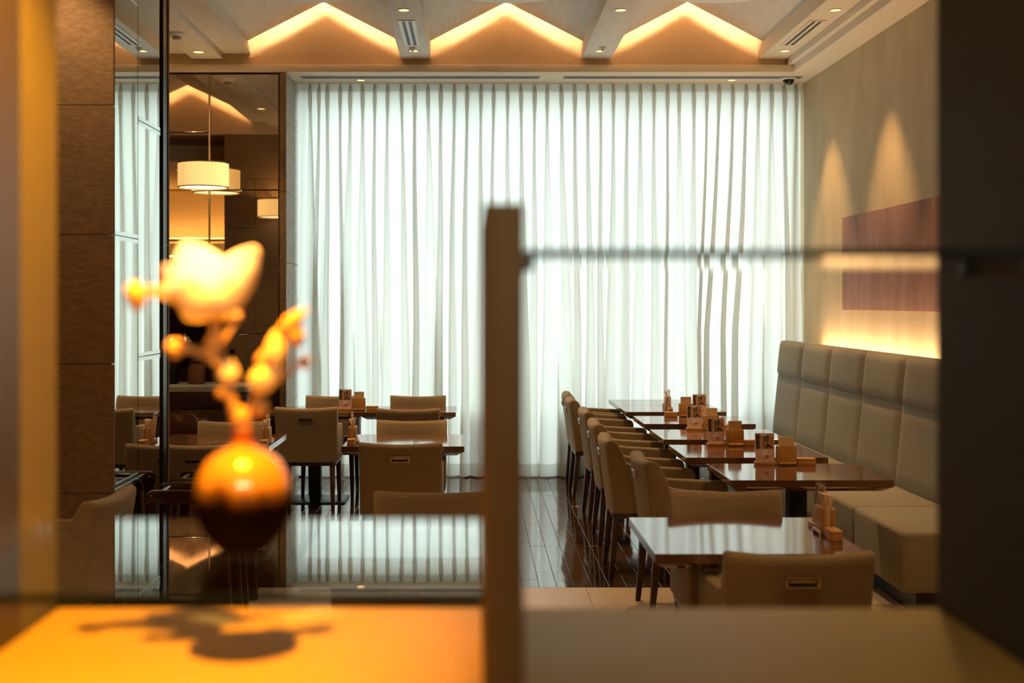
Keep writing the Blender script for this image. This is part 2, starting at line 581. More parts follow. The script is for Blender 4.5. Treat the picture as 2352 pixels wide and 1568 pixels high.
for ci, (a, b) in enumerate(coffers):
    mid = (a + b) / 2
    for s, e in ((a, mid), (b, mid)):
        bm = bmesh.new()
        pr = [(s, Z_EAVE), (e, Z_RIDGE), (e, Z_RIDGE + 0.03), (s, Z_EAVE + 0.03)]
        prism_y(bm, pr, P1 + 0.16, DG - 0.16)
        obj('ceiling_panel', bm, 'ceiling_paint', ceil)
    cl = thing('cove_light', ['warm cove light in the ceiling vault left of the stone pillar', 'warm cove light glowing in the left triangular ceiling gable',
                              'warm cove light glowing in the middle triangular ceiling gable', 'warm cove light glowing in the right triangular ceiling gable'][ci],
               'cove light', (mid, DG - 0.24, Z_RIDGE), 0, 'cove lights of the gabled ceiling')
    for yy in ((DG - 0.32,) if ci else (DG - 0.32, P1 + 0.29)):
        for s, e in ((a, mid), (b, mid)):
            sg = 1 if e > s else -1
            s2, e2 = s + sg * 0.05, e - sg * 0.04
            t0 = (s2 - s) / (e - s); t1 = (e2 - s) / (e - s)
            za, zb = Z_EAVE + (Z_RIDGE - Z_EAVE) * t0, Z_EAVE + (Z_RIDGE - Z_EAVE) * t1
            bm = bmesh.new()
            pr = [(s2, za + 0.125), (e2, zb + 0.085), (e2, zb + 0.115), (s2, za + 0.165)]
            prism_y(bm, pr, yy, yy + 0.03)
            o = obj('led_strip', bm, 'cove_led', cl)
            o.location = -cl.location
# hall ceiling over the near tables and the photographer
struct('ceiling_hall', (XL, XW, 1.43, P0, 3.30, 4.45), 'soffit_paint')

# round plaster ceiling light housings under the ridges
for ci, nm in ((1, 'left'), (2, 'middle'), (3, 'right')):
    a, b = coffers[ci]
    t = thing('ceiling_light', 'large round white ceiling light under the ridge of the %s vault' % nm, 'ceiling light',
              ((a + b) / 2, 8.66, 3.79), 0, 'round ceiling lights in the vaults')
    bm = bmesh.new()
    lathe(bm, [(0.455, 0.0), (0.49, 0.004), (0.495, 0.02), (0.47, 0.10), (0.3, 0.16)], 64)
    obj('housing', bm, 'white_metal', t)
    bm = bmesh.new()
    lathe(bm, [(0.44, -0.003), (0.44, 0.002)], 64)
    obj('diffuser', bm, 'white_metal', t)

# ---- foreground partition with the display opening
CT = 1.161          # counter top height
struct('wall_front_left', (XL, -0.535, 1.43, 1.56, -0.1, 3.30), 'jamb_paint')
struct('wall_front_right', (0.592, 3.05, 0.25, 1.56, -0.1, 3.30), 'jamb_dark')
struct('wall_header_front', (-0.535, 0.592, 1.46, 1.56, 2.32, 3.30), 'jamb_paint')
struct('wall_front_low', (-0.535, 0.592, 1.30, 1.55, -0.1, CT - 0.03), 'jamb_paint')
struct('wall_hall_left', (-1.35, -1.25, -1.5, 1.43, -0.1, 2.5), 'hall_dark')
struct('wall_hall_right', (1.25, 1.35, -1.5, 0.25, -0.1, 2.5), 'hall_dark')
struct('wall_hall_rear', (-1.35, 1.35, -1.6, -1.5, -0.1, 2.5), 'hall_wall')
struct('ceiling_niche', (-1.35, 1.35, -1.5, 1.46, 2.32, 2.42), 'hall_dark')
struct('trim_1', (-0.62, -0.531, 0.55, 1.427, CT - 0.03, 2.32), 'jamb_near', 0.002)  # darker board along the near end of the left jamb
struct('wall_return', (-1.25, -0.62, 1.2, 1.43, -0.1, 2.32), 'jamb_paint')
tag(bxo('counter', (-0.531, 0.591, 0.75, 1.555, CT - 0.03, CT), 'counter_top', None, 0.003),
    'beige display counter across the foreground with an amber lit left half', 'counter')

# ================================================================== FOREGROUND
tag(bxo('divider_post', (0.0082, 0.0464, 1.13, 1.53, CT, 1.642), 'post_wood', None, 0.001),
    'brown wooden divider board standing upright on the counter', 'divider')
for nm, lab, xa, xb, z in (('low', 'low glass shelf left of the wooden divider carrying the vase', -0.530, 0.0075, 1.279),
                           ('high', 'high glass shelf right of the wooden divider with nothing on it', 0.0472, 0.5905, 1.599)):
    t = thing('glass_shelf', lab, 'shelf', ((xa + xb) / 2, 1.33, z), 0, 'glass display shelves')
    w_ = (xb - xa) / 2
    bxo('pane', (-w_, w_, -0.197, 0.200, -0.008, 0.0), 'shelf_glass', t)
    bxo('edge', (-w_, w_, -0.200, -0.1972, -0.008, 0.0), 'glass_edge', t)
    for px_ in (-w_ + 0.006, w_ - 0.006):
        for py_ in (-0.12, 0.12):
            bm = bmesh.new()
            box(bm, px_ - 0.0055, px_ + 0.0055, py_ - 0.006, py_ + 0.006, -0.018, -0.0082)
            obj('shelf_pin', bm, 'black_metal', t, 0.0012)

# --- vase
VB = Vector((-0.2527, 1.33, 1.279))
vase = thing('vase', 'round ribbed amber and dark brown ceramic vase on the glass shelf', 'vase', VB)
bm = bmesh.new()
prof = [(0.020, 0.0), (0.026, 0.001), (0.030, 0.006), (0.041, 0.018), (0.048, 0.034), (0.0515, 0.052), (0.0510, 0.068), (0.0475, 0.084),
        (0.040, 0.098), (0.029, 0.107), (0.019, 0.1115), (0.0125, 0.1145)]
lathe(bm, prof, 96, rib=lambda a, z: 0.022 * abs(math.cos(a * 8)) * max(0, math.sin(math.pi * min(1, max(0, z / 0.115)))) - 0.011)
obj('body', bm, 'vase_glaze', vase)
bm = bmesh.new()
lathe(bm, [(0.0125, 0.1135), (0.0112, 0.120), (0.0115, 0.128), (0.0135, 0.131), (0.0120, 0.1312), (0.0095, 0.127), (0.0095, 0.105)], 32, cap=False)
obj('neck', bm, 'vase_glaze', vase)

# --- magnolia branch
FL = thing('magnolia_branch', 'magnolia branch with a large white blossom and buds in the vase', 'flower', VB + Vector((0, 0, 0.131)))
F0 = FL.location


def fp(x, y, d=0.0):
    return P(x, y, 1.33 + d) - F0


def spline(pts, n=6):
    pts = [Vector(p) for p in pts]
    out = []
    for i in range(len(pts) - 1):
        p0, p1, p2, p3 = pts[max(i - 1, 0)], pts[i], pts[i + 1], pts[min(i + 2, len(pts) - 1)]
        for k_ in range(n):
            t = k_ / n
            out.append(0.5 * ((2 * p1) + (p2 - p0) * t + (2 * p0 - 5 * p1 + 4 * p2 - p3) * t * t + (3 * p1 - p0 - 3 * p2 + p3) * t ** 3))
    out.append(pts[-1])
    return out


def branch(name, pts, r0, r1):
    s = spline(pts)
    n = len(s)
    bm_ = bmesh.new()
    tube(bm_, s, [(r0 + (r1 - r0) * i / (n - 1)) * (1 + 0.14 * math.sin(i * 1.9)) for i in range(n)], 8)
    return obj(name, bm_, 'branch_bark', FL)


branch('stem', [fp(556, 1075), fp(556, 1000), fp(535, 935, -0.005), fp(520, 870, -0.005), fp(498, 800), fp(490, 715)], 0.0058, 0.0046)
branch('stem', [fp(562, 1075, 0.004), fp(562, 1000, 0.004), fp(580, 930, 0.006), fp(610, 890, 0.01), fp(655, 860, 0.012), fp(700, 815, 0.016)], 0.0056, 0.0028)
branch('twig', [fp(528, 900), fp(512, 850, -0.012), fp(470, 815, -0.02), fp(425, 800, -0.022), fp(385, 800, -0.025)], 0.0048, 0.0032)
branch('twig', [fp(585, 925, 0.006), fp(600, 875, 0.0), fp(625, 820, -0.006), fp(640, 770, -0.01), fp(672, 738, -0.01), fp(705, 712, -0.006)], 0.0048, 0.0030)
branch('twig', [fp(497, 805), fp(520, 770, 0.01), fp(545, 735, 0.016)], 0.004, 0.002)


def bud(x0, y0, x1, y1, r, d=0.0, m='bud_fuzz', name='bud'):
    a, b = fp(x0, y0, d), fp(x1, y1, d)
    bm_ = bmesh.new()
    n = 9
    tube(bm_, [a.lerp(b, i / n) for i in range(n + 1)], [max(0.0006, 1.22 * r * math.sin(math.pi * (i / n) ** 0.8) ** 0.7) for i in range(n + 1)], 12)
    return obj(name, bm_, m, FL)


bud(628, 850, 636, 755, 0.0098, -0.008, 'petal')
bud(572, 890, 648, 845, 0.0120, -0.002, 'petal')
bud(640, 768, 706, 708, 0.0075, -0.008)
bud(668, 745, 690, 800, 0.0092, -0.004)
bud(518, 885, 532, 825, 0.0100, -0.006, 'petal')
bud(515, 915, 516, 880, 0.0085, -0.003)
bud(380, 806, 430, 792, 0.0085, -0.022)
bud(590, 840, 632, 800, 0.0070, 0.004)
bud(482, 830, 505, 745, 0.0085, 0.004)
bud(528, 735, 550, 705, 0.0080, 0.016)
bud(690, 845, 712, 820, 0.0060, 0.016)
bud(590, 955, 610, 915, 0.0075, 0.004)
bud(545, 980, 552, 930, 0.0080, 0.0)


def petal(base, tip, width, bulge, normal, curl=0.3, name='petal'):
    base, tip, normal = Vector(base), Vector(tip), Vector(normal).normalized()
    ax = tip - base
    L = ax.length
    side = ax.cross(normal).normalized()
    nn = side.cross(ax).normalized()
    bm_ = bmesh.new()
    nu, nv = 10, 14
    g = []
    for j in range(nv + 1):
        v = j / nv
        wv = width * (math.sin(math.pi * (0.06 + 0.93 * v ** 0.85)) ** 0.62) * 0.5
        row = []
        for i in range(nu + 1):
            u = (i / nu) * 2 - 1
            p = base + ax * v + nn * (bulge * math.sin(math.pi * v) - curl * width * (1 - u * u) * math.sin(math.pi * min(1, v + 0.1)) * 0.5) + side * (u * wv)
            row.append(bm_.verts.new(p))
        g.append(row)
    for j in range(nv):
        for i in range(nu):
            bm_.faces.new((g[j][i], g[j][i + 1], g[j + 1][i + 1], g[j + 1][i]))
    o = obj(name, bm_, 'petal', FL, ang=180)
    s = o.modifiers.new('thickness', 'SOLIDIFY')
    s.thickness = 0.0012
    return o


B = fp(488, 722)
petal(B, fp(425, 556, 0.010), 0.066, 0.006, (0.1, 1, 0.1), 0.45)
petal(B, fp(478, 575, 0.030), 0.058, 0.010, (0, 1, 0), 0.4)
petal(B, fp(588, 567, 0.004), 0.048, 0.008, (-0.45, 0.9, 0), 0.5)
petal(B, fp(376, 610, -0.012), 0.048, -0.004, (0.6, 0.8, 0.2), 0.45)
petal(B, fp(425, 640, -0.050), 0.046, -0.014, (0.1, 1, -0.2), 0.5)
petal(B, fp(535, 640, -0.040), 0.040, -0.012, (-0.2, 1, -0.1), 0.5)
petal(fp(470, 725), fp(306, 668, -0.010), 0.036, 0.012, (0.1, 0.5, 1), 0.3)
bud(306, 645, 318, 716, 0.0095, -0.012)
bm = bmesh.new()
tube(bm, [B, fp(487, 690), fp(484, 655), fp(482, 640)], [0.009, 0.0105, 0.007, 0.001], 14)
obj('pistil', bm, 'bud_fuzz', FL)
bm = bmesh.new()
tube(bm, [fp(491, 738), fp(489, 724), fp(488, 706)], [0.005, 0.013, 0.016], 14)
obj('calyx', bm, 'bud_fuzz', FL)

# --- spotlight over the shelf
SP = Vector((-0.21, 1.08, 2.25))
t = thing('spotlight', 'amber spotlight in the niche above the vase', 'spotlight', SP + Vector((0, 0, 0.07)))
bm = bmesh.new()
lathe(bm, [(0.030, -0.075), (0.034, -0.075), (0.034, 0.0), (0.002, 0.0)], 24, cap=False)
obj('can', bm, 'black_metal', t)
bm = bmesh.new()
lathe(bm, [(0.027, -0.058), (0.027, -0.056)], 24)
obj('lens', bm, 'spot_lens', t)
spot('spot_lamp', SP + Vector((0, 0, -0.012)), 200, 80, 0.7, AMBER, 0.012, t, (-0.60, 1.40, 1.30))
ADDED_SPOT = Vector((-0.33, 0.98, 2.25))  # unseen lamp added so the blossom turns whiter than the amber spot allows
t = thing('spotlight', 'added narrow warm white spotlight in the niche aimed at the blossom', 'spotlight', ADDED_SPOT + Vector((0, 0, 0.07)))
bm = bmesh.new()
lathe(bm, [(0.020, -0.075), (0.024, -0.075), (0.024, 0.0), (0.002, 0.0)], 24, cap=False)
obj('can', bm, 'black_metal', t)
bm = bmesh.new()
lathe(bm, [(0.018, -0.058), (0.018, -0.056)], 24)
obj('lens', bm, 'spot_lens', t)
spot('spot_lamp', ADDED_SPOT + Vector((0, 0, -0.012)), 70, 11.5, 0.7, (1.0, 0.72, 0.38), 0.008, t, (-0.292, 1.335, 1.60))
t = thing('downlight', 'added dim fill light in the niche ceiling behind the camera', 'downlight', (0.25, -0.7, 2.32))  # unseen fill, added to brighten the post and the right of the counter
bm = bmesh.new()
lathe(bm, [(0.04, 0.0), (0.05, 0.0), (0.05, -0.005), (0.04, -0.006)], 24, cap=False)
obj('trim_ring', bm, 'white_metal', t)
bm = bmesh.new()
lathe(bm, [(0.04, -0.003), (0.04, -0.001)], 24)
obj('lens', bm, 'lamp_lens', t)
spot('downlight_lamp', (0.25, -0.7, 2.30), 60, 150, 0.5, (1.0, 0.66, 0.34), 0.04, t, (0.1, 0.3, 1.0))

# ================================================================== CURTAIN
PLEATS = [712, 733, 752, 782, 805, 833, 861, 891, 922, 953, 983, 1013, 1044, 1073, 1105, 1134, 1166, 1196, 1228, 1257, 1289, 1320, 1350, 1379, 1409,
          1441, 1471, 1502, 1533, 1559, 1593, 1623, 1652, 1683, 1714, 1742, 1772, 1802, 1829]


def make_curtain():
    rnd = random.Random(5)
    Z1, Z0 = 3.484, 0.012
    px = [(p - VX) / F_PX * DC for p in PLEATS]
    zs = [Z1, 3.47, 3.44, 3.40, 3.36, 3.30, 3.22, 3.12, 3.0, 2.85, 2.7, 2.5, 2.3, 2.05, 1.8, 1.55, 1.3, 1.05, 0.8, 0.55, 0.3, 0.12, Z0]
    par = []
    for i, X in enumerate(px):
        par.append(dict(drift=rnd.uniform(-0.035, 0.035), wt=rnd.uniform(0.019, 0.023), wb=rnd.uniform(0.022, 0.045), open=rnd.choice((0.3, 1.1, 1.6, 2.1, 2.6, 3.0)),
                        d=rnd.uniform(0.045, 0.075), flat=rnd.uniform(-0.022, 0.03), lean=rnd.choice((-1, 1)) * rnd.uniform(0.2, 0.9), ph=rnd.uniform(0, 6.28)))
        if 1600 < PLEATS[i] < 1725:
            par[-1]['drift'] -= 0.10
            par[-1]['open'] = 0.15
            par[-1]['d'] = 0.08
    bm_ = bmesh.new()
    rows = []
    for z in zs:
        t = (Z1 - z) / (Z1 - Z0)
        row = [(-1.572, DC + 0.02, z)]
        prev = -1.572
        for i, X in enumerate(px):
            q = par[i]
            xc = X + q['drift'] * min(1, t * 1.6) ** 1.3 + 0.006 * math.sin(q['ph'] + t * 7) * min(1, t * 4)
            if t < 0.012:
                w_, m_, d_ = 0.004 + t * 0.3, 0.003, 0.03
            else:
                tb = min(1, (t - 0.012) / 0.04)
                bel = math.exp(-((t - 0.035) / 0.03) ** 2)
                w_ = (q['wt'] * (0.35 + 0.60 * bel)) * (1 - t) + q['wb'] * t ** 0.8
                m_ = 0.003 + (q['wb'] * q['open']) * max(0, t - 0.06) ** 0.8
                d_ = 0.035 + (q['d'] - 0.035) * t
            ln = q['lean'] * w_ * min(1, t * 3)
            # flat (slightly bellied) stretch before the fold
            if xc - m_ - prev > 0.015:
                for f in (0.3, 0.5, 0.7):
                    xf = prev + (xc - m_ - prev) * f
                    row.append((xf, DC + q['flat'] * min(1, t * 3) * math.sin(math.pi * f) + 0.008 * math.sin(9 * t + q['ph']) * t, z))
            else:
                for f in (0.3, 0.5, 0.7):
                    row.append((prev + (xc - m_ - prev) * f, DC, z))
            for fx, fy, mm in ((-1, 0.0, 1), (-0.85, 0.25, 0), (-1.0, 0.6, 0), (-0.62, 0.92, 0), (0, 1.0, 0), (0.62, 0.92, 0), (1.0, 0.6, 0), (0.85, 0.25, 0), (1, 0.0, 1)):
                ww = m_ if mm else (w_ * (0.9 if fy > 0.3 else 0.8) if m_ < w_ else w_ + (m_ - w_) * max(0, 1 - fy))
                row.append((xc + fx * ww + ln * fy, DC - d_ * fy, z))
            prev = xc + m_
        row.append((2.895, DC + 0.01, z))
        rows.append(row)
    vr = [[bm_.verts.new(p) for p in r] for r in rows]
    for a, b in zip(vr, vr[1:]):
        for i in range(len(a) - 1):
            bm_.faces.new((a[i], a[i + 1], b[i + 1], b[i]))
    c = obj('curtain', bm_, 'curtain_cloth', None, ang=180)
    tag(c, 'wide pinch pleated white sheer curtain covering the window wall', 'curtain')
    # stitched hem and heading tape: a second layer right behind the sheet
    for nm, (lo, hi) in (('hem', (0.014, 0.125)), ('heading_tape', (3.415, 3.483))):
        bm2 = bmesh.new()

        def at(z):
            for i in range(len(zs) - 1):
                if zs[i + 1] <= z <= zs[i]:
                    f = (zs[i] - z) / (zs[i] - zs[i + 1])
                    return [Vector(p).lerp(Vector(q_), f) + Vector((0, 0.003, 0)) for p, q_ in zip(rows[i], rows[i + 1])]
        a = [bm2.verts.new(p) for p in at(hi)]
        b = [bm2.verts.new(p) for p in at(lo)]
        for i in range(len(a) - 1):
            bm2.faces.new((a[i], a[i + 1], b[i + 1], b[i]))
        obj(nm, bm2, 'curtain_cloth', c, ang=180)


make_curtain()
for i, (xa, xb, zt_, lab) in enumerate(((1068, 1120, 0.60, 'behind the wooden divider post'), (1278, 1398, 0.60, 'behind the far bench row chairs'),
                                        (1708, 1735, 0.61, 'just left of the bench end'), (1760, 1800, 0.61, 'next to the bench end'))):
    bm = bmesh.new()
    xa, xb = (xa - VX) / F_PX * 10.98, (xb - VX) / F_PX * 10.98
    prism_y(bm, [(xa, 0.0), (xb, 0.0), (xb, zt_ - 0.05), (xb - 0.02, zt_ - 0.01), (xb - 0.05, zt_), (xa + 0.05, zt_), (xa + 0.02, zt_ - 0.01), (xa, zt_ - 0.05)], 10.925, 10.965)
    tag(obj('silhouette_panel', bm, 'outdoor_panel'), 'low dark panel showing through the curtain ' + lab, 'panel', 'panels behind the curtain')  # boards added to cast the silhouettes of outside objects on the curtain

# ================================================================== CEILING FITTINGS
lens_me = {}


def downlight(x, y, z, label, power=14, angle=58, r=0.036, color=WARM, blend=0.6, target=None, lit=True):
    t_ = thing('downlight', label, 'downlight', (x, y, z), 0, 'recessed downlights')
    if not lens_me:
        bm_ = bmesh.new()
        lathe(bm_, [(1.0, 0.012), (1.28, 0.0), (1.25, -0.09), (1.02, -0.10), (0.98, 0.0)], 24, cap=False)
        o = obj('trim_ring', bm_, 'white_metal', t_)
        bm_ = bmesh.new()
        lathe(bm_, [(1.0, -0.035), (0.6, -0.02)], 24)
        o2 = obj('lens', bm_, 'lamp_lens', t_)
        lens_me['a'], lens_me['b'] = o.data, o2.data
    else:
        o = inst('trim_ring', lens_me['a'], (0, 0, 0), t_)
        o2 = inst('lens', lens_me['b'], (0, 0, 0), t_)
    for q in (o, o2):
        q.scale = (r, r, 0.05)
    if lit:
        spot('downlight_lamp', (x, y, z - 0.012), power, angle, blend, color, 0.02, t_, target or (x, y, 0))
    return t_


ords = ['nearest the curtain', 'second from the curtain', 'third from the curtain', 'farthest from the curtain']
for nm, xx, zz in (('middle left ceiling beam', -0.495, 3.60), ('middle right ceiling beam', 1.025, 3.60), ('right hand ceiling beam', 2.53, 3.60)):
    for i, yy in enumerate((9.94, 8.55, 7.15)):
        downlight(xx, yy, zz, 'recessed downlight in the %s, %s' % (nm, ords[i]), power=95 if nm[0] == 'r' else 95, color=(1.0, 0.55, 0.21) if nm[0] == 'r' else WARM, angle=60 if nm[0] == 'r' else 62)
downlight(-2.26, 9.98, 3.60, 'recessed downlight in the left ceiling strip beside the mirror wall', 110, 80, 0.042)
downlight(-2.26, 7.6, 3.60, 'recessed downlight in the left ceiling strip above the left table', 80, 80, 0.042)
for xx, nm in ((-0.99, 'left'), (2.24, 'right')):
    downlight(xx, 10.62, 3.486, 'small unlit downlight in the %s half of the window soffit' % nm, r=0.034, lit=False)
for i, (xx, yy) in enumerate(((-1.80, 5.10), (1.05, 3.1), (2.2, 5.0), (-1.1, 3.3))):
    downlight(xx, yy, 3.30, 'recessed downlight in the hall ceiling ' + ['near the stone pillar', 'in front of the near right table', 'beside the right wall', 'near the left partition'][i], (48, 60, 60, 45)[i], (78, 96, 88, 88)[i], 0.045)
for i, (xx, yy) in enumerate(((-3.9, 4.4), (-4.2, 8.6))):
    downlight(xx, yy, 3.30 if i == 0 else 3.647, 'recessed downlight in the ceiling left of the stone pillar, ' + ['hall side', 'dining side'][i], 80, 90, 0.045)


def vent(x, y0, y1, z, label, w_=0.125, m='white_metal'):
    t_ = thing('air_vent', label, 'air vent', (x, (y0 + y1) / 2, z), 0, 'slotted ceiling air vents')
    L = (y1 - y0) / 2
    bm_ = bmesh.new()
    for a, b in ((-w_ / 2, -w_ / 2 + 0.027), (-0.011, 0.011), (w_ / 2 - 0.027, w_ / 2)):
        box(bm_, a, b, -L, L, -0.006, 0.0)
    box(bm_, -w_ / 2, w_ / 2, -L - 0.02, -L, -0.006, 0)
    box(bm_, -w_ / 2, w_ / 2, L, L + 0.02, -0.006, 0)
    obj('frame', bm_, m, t_)
    for a, b in ((-w_ / 2 + 0.027, -0.011), (0.011, w_ / 2 - 0.027)):
        bxo('slot', (a, b, -L, L, -0.002, -0.0003), 'black_slot', t_)


vent(-0.495, 8.88, 9.70, 3.60, 'white double slot air vent in the middle left ceiling beam')
vent(-0.495, 7.40, 8.22, 3.60, 'white double slot air vent at the top frame edge, middle left beam')
vent(2.50, 8.88, 9.70, 3.60, 'double slot air vent in the right hand ceiling beam', m='soffit_paint')
vent(2.50, 7.40, 8.22, 3.60, 'double slot air vent at the top frame edge, right beam', m='soffit_paint')
for xa, xb, nm in ((693, 1238, 'left'), (1297, 1838, 'right')):
    a, b = (xa - VX) / F_PX * 10.49, (xb - VX) / F_PX * 10.49
    t = thing('linear_diffuser', 'long grey slot diffuser in the %s half of the window soffit' % nm, 'air vent', ((a + b) / 2, 10.49, 3.486), 0, 'linear slot diffusers')
    L = (b - a) / 2
    bm = bmesh.new()
    for y0 in (-0.045, -0.006, 0.033):
        box(bm, -L, L, y0, y0 + 0.012, -0.006, 0)
    box(bm, -L - 0.012, -L, -0.045, 0.045, -0.006, 0)
    box(bm, L, L + 0.012, -0.045, 0.045, -0.006, 0)
    obj('frame', bm, 'slot_metal', t)
    for y0, y1 in ((-0.033, -0.006), (0.006, 0.033)):
        bxo('slot', (-L, L, y0, y1, -0.002, -0.0003), 'slot_metal', t)


def fitting(name, label, cat, loc, prof, m='white_metal', extra=None):
    t_ = thing(name, label, cat, loc)
    bm_ = bmesh.new()
    lathe(bm_, prof, 28)
    obj('base', bm_, m, t_)
    if extra:
        bm_ = bmesh.new()
        lathe(bm_, extra[0], 28)
        obj(extra[1], bm_, extra[2], t_)


fitting('security_camera', 'black dome security camera on the soffit by the right wall', 'camera', (2.71, 10.52, 3.486), [(0.058, -0.018), (0.07, -0.010), (0.07, 0.0)],
        extra=([(0.002, -0.062), (0.022, -0.060), (0.04, -0.046), (0.050, -0.026), (0.050, -0.012)], 'dome', 'urn_black'))
fitting('smoke_detector', 'round white smoke detector on the left ceiling strip', 'smoke detector', (-2.27, 9.3, 3.60), [(0.045, -0.028), (0.055, -0.02), (0.07, -0.012), (0.075, 0)],
        extra=([(0.028, -0.045), (0.034, -0.040), (0.034, -0.026)], 'sensor', 'slot_metal'))
fitting('sprinkler', 'small sprinkler head in the middle left ceiling beam', 'sprinkler', (-0.50, 9.82, 3.60), [(0.010, -0.024), (0.016, -0.02), (0.03, -0.006), (0.032, 0)],
        extra=([(0.015, -0.032), (0.015, -0.029)], 'deflector', 'chrome'))
fitting('sprinkler', 'small sprinkler head in the middle right ceiling beam', 'sprinkler', (1.03, 9.80, 3.60), [(0.010, -0.024), (0.016, -0.02), (0.03, -0.006), (0.032, 0)],
        extra=([(0.015, -0.032), (0.015, -0.029)], 'deflector', 'chrome'))

# ================================================================== WALL SCONCES


def sconce(loc, sgn, label):
    """drum shade standing off a wall; sgn=+1 when the wall is on the +y side"""
    t_ = thing('wall_sconce', label, 'wall lamp', loc, 0 if sgn > 0 else math.pi, 'pleated drum wall lamps')
    bm_ = bmesh.new()
    n = 168
    prof_ = [(0.2, -0.095), (0.203, -0.093), (0.203, 0.093), (0.2, 0.095), (0.196, 0.093), (0.196, -0.093)]
    rings = []
    for r_, z_ in prof_:
        rings.append([((r_ + 0.003 * (1 if i % 2 else -1)) * math.cos(2 * math.pi * i / n), (r_ + 0.003 * (1 if i % 2 else -1)) * math.sin(2 * math.pi * i / n), z_) for i in range(n)])
    vr_ = [[bm_.verts.new(p) for p in r_] for r_ in rings]
    for k_ in range(len(vr_)):
        a_, b_ = vr_[k_], vr_[(k_ + 1) % len(vr_)]
        for i in range(n):
            f_ = bm_.faces.new((a_[i], a_[(i + 1) % n], b_[(i + 1) % n], b_[i]))
            f_.material_index = i % 2
    obj('shade', bm_, ['pleated_shade', 'pleat_fold'], t_, ang=3)
    for z_ in (-0.098, 0.098):
        bm_ = bmesh.new()
        lathe(bm_, [(0.199, z_ - 0.004), (0.2065, z_ - 0.004), (0.2065, z_ + 0.004), (0.199, z_ + 0.004), (0.199, z_ - 0.004)], 64, cap=False)
        obj('shade_rim', bm_, 'brass_trim', t_)
    bm_ = bmesh.new()
    lathe(bm_, [(0.194, -0.090), (0.194, -0.086)], 48)
    obj('diffuser', bm_, 'shade_diffuser', t_)
    bm_ = bmesh.new()
    box(bm_, -0.085, 0.085, -0.02, 0.0, 0.102, 0.122)
    box(bm_, -0.085, -0.065, -0.02, 0.232, 0.104, 0.120)
    box(bm_, 0.065, 0.085, -0.02, 0.232, 0.104, 0.120)
    box(bm_, -0.09, 0.09, 0.222, 0.234, 0.08, 0.145)
    obj('bracket', bm_, 'chrome', t_, 0.002)
    d = bpy.data.lights.new('sconce_lamp', 'POINT')
    d.energy = 6
    d.color = WARM
    d.shadow_soft_size = 0.05
    o = bpy.data.objects.new('sconce_lamp', d)
    COL.objects.link(o)
    o.parent = t_
    o.location = (0, 0, 0.02)


sconce((-2.227, 10.01, 2.59), 1, 'lit pleated cream drum wall lamp mounted on the bronze mirror wall')
sconce((-2.27, P1 + 0.238, 2.62), -1, 'lit pleated drum wall lamp on the far side of the stone pillar')

# ================================================================== RIGHT WALL: ART, BENCH
art = thing('wall_panel_art', 'long reddish brown woven fabric panel on the right wall', 'wall art', (XW, 8.2, 1.85))
bxo('fabric_panel', (-0.030, -0.0005, -1.15, 1.375, -0.36, 0.363), 'art_fabric', art, 0.003)

B0, B1 = 5.99, 10.64
bench = thing('bench', 'long grey beige upholstered bench with a tall quilted back', 'bench', (2.5, (B0 + B1) / 2, 0))
BO = bench.location
N = 6
pitch = (B1 - B0) / N


def pillow_yz(name, corners, y0, y1, thick, edge=0.018, nu=14, nv=10):
    """padded panel: corners = (x,z) bottom front, (x,z) top front; bulges to -x, side seams pinched"""
    (xb, zb), (xt, zt_) = corners
    bm_ = bmesh.new()
    dirv = Vector((xt - xb, 0, zt_ - zb)).normalized()
    nrm = Vector((-dirv.z, 0, dirv.x))
    if nrm.x > 0:
        nrm = -nrm
    g = []
    for j in range(nv + 1):
        v = j / nv
        row = []
        for i in range(nu + 1):
            u = i / nu
            eu = min(u, 1 - u) * (y1 - y0)
            ev = min(v, 1 - v) * (Vector((xt - xb, 0, zt_ - zb)).length)
            b_ = min(1, eu / 0.055) if eu < 0.055 else 1
            c_ = min(1, ev / 0.045) if ev < 0.045 else 1
            h = thick * (math.sqrt(max(0, 1 - (1 - b_) ** 2)) * math.sqrt(max(0, 1 - (1 - c_) ** 2))) + 0.006 * math.sin(math.pi * u) * math.sin(math.pi * v)
            p = Vector((xb + (xt - xb) * v, y0 + (y1 - y0) * u, zb + (zt_ - zb) * v)) + nrm * h
            row.append(bm_.verts.new(p))
        g.append(row)
    for j in range(nv):
        for i in range(nu):
            bm_.faces.new((g[j][i], g[j][i + 1], g[j + 1][i + 1], g[j + 1][i]))
    # closing back
    back = [bm_.verts.new(v_.co - nrm * 0.05) for v_ in (g[0][0], g[0][-1], g[-1][-1], g[-1][0])]
    bm_.faces.new(back)
    bm_.faces.new([g[0][i] for i in range(nu + 1)] + [back[1], back[0]])
    bm_.faces.new([g[-1][i] for i in range(nu + 1)] + [back[2], back[3]])
    bm_.faces.new([g[j][0] for j in range(nv + 1)] + [back[3], back[0]])
    bm_.faces.new([g[j][-1] for j in range(nv + 1)] + [back[2], back[1]])
    o = obj(name, bm_, 'bench_fabric', bench, ang=60)
    o.location = -BO
    return o


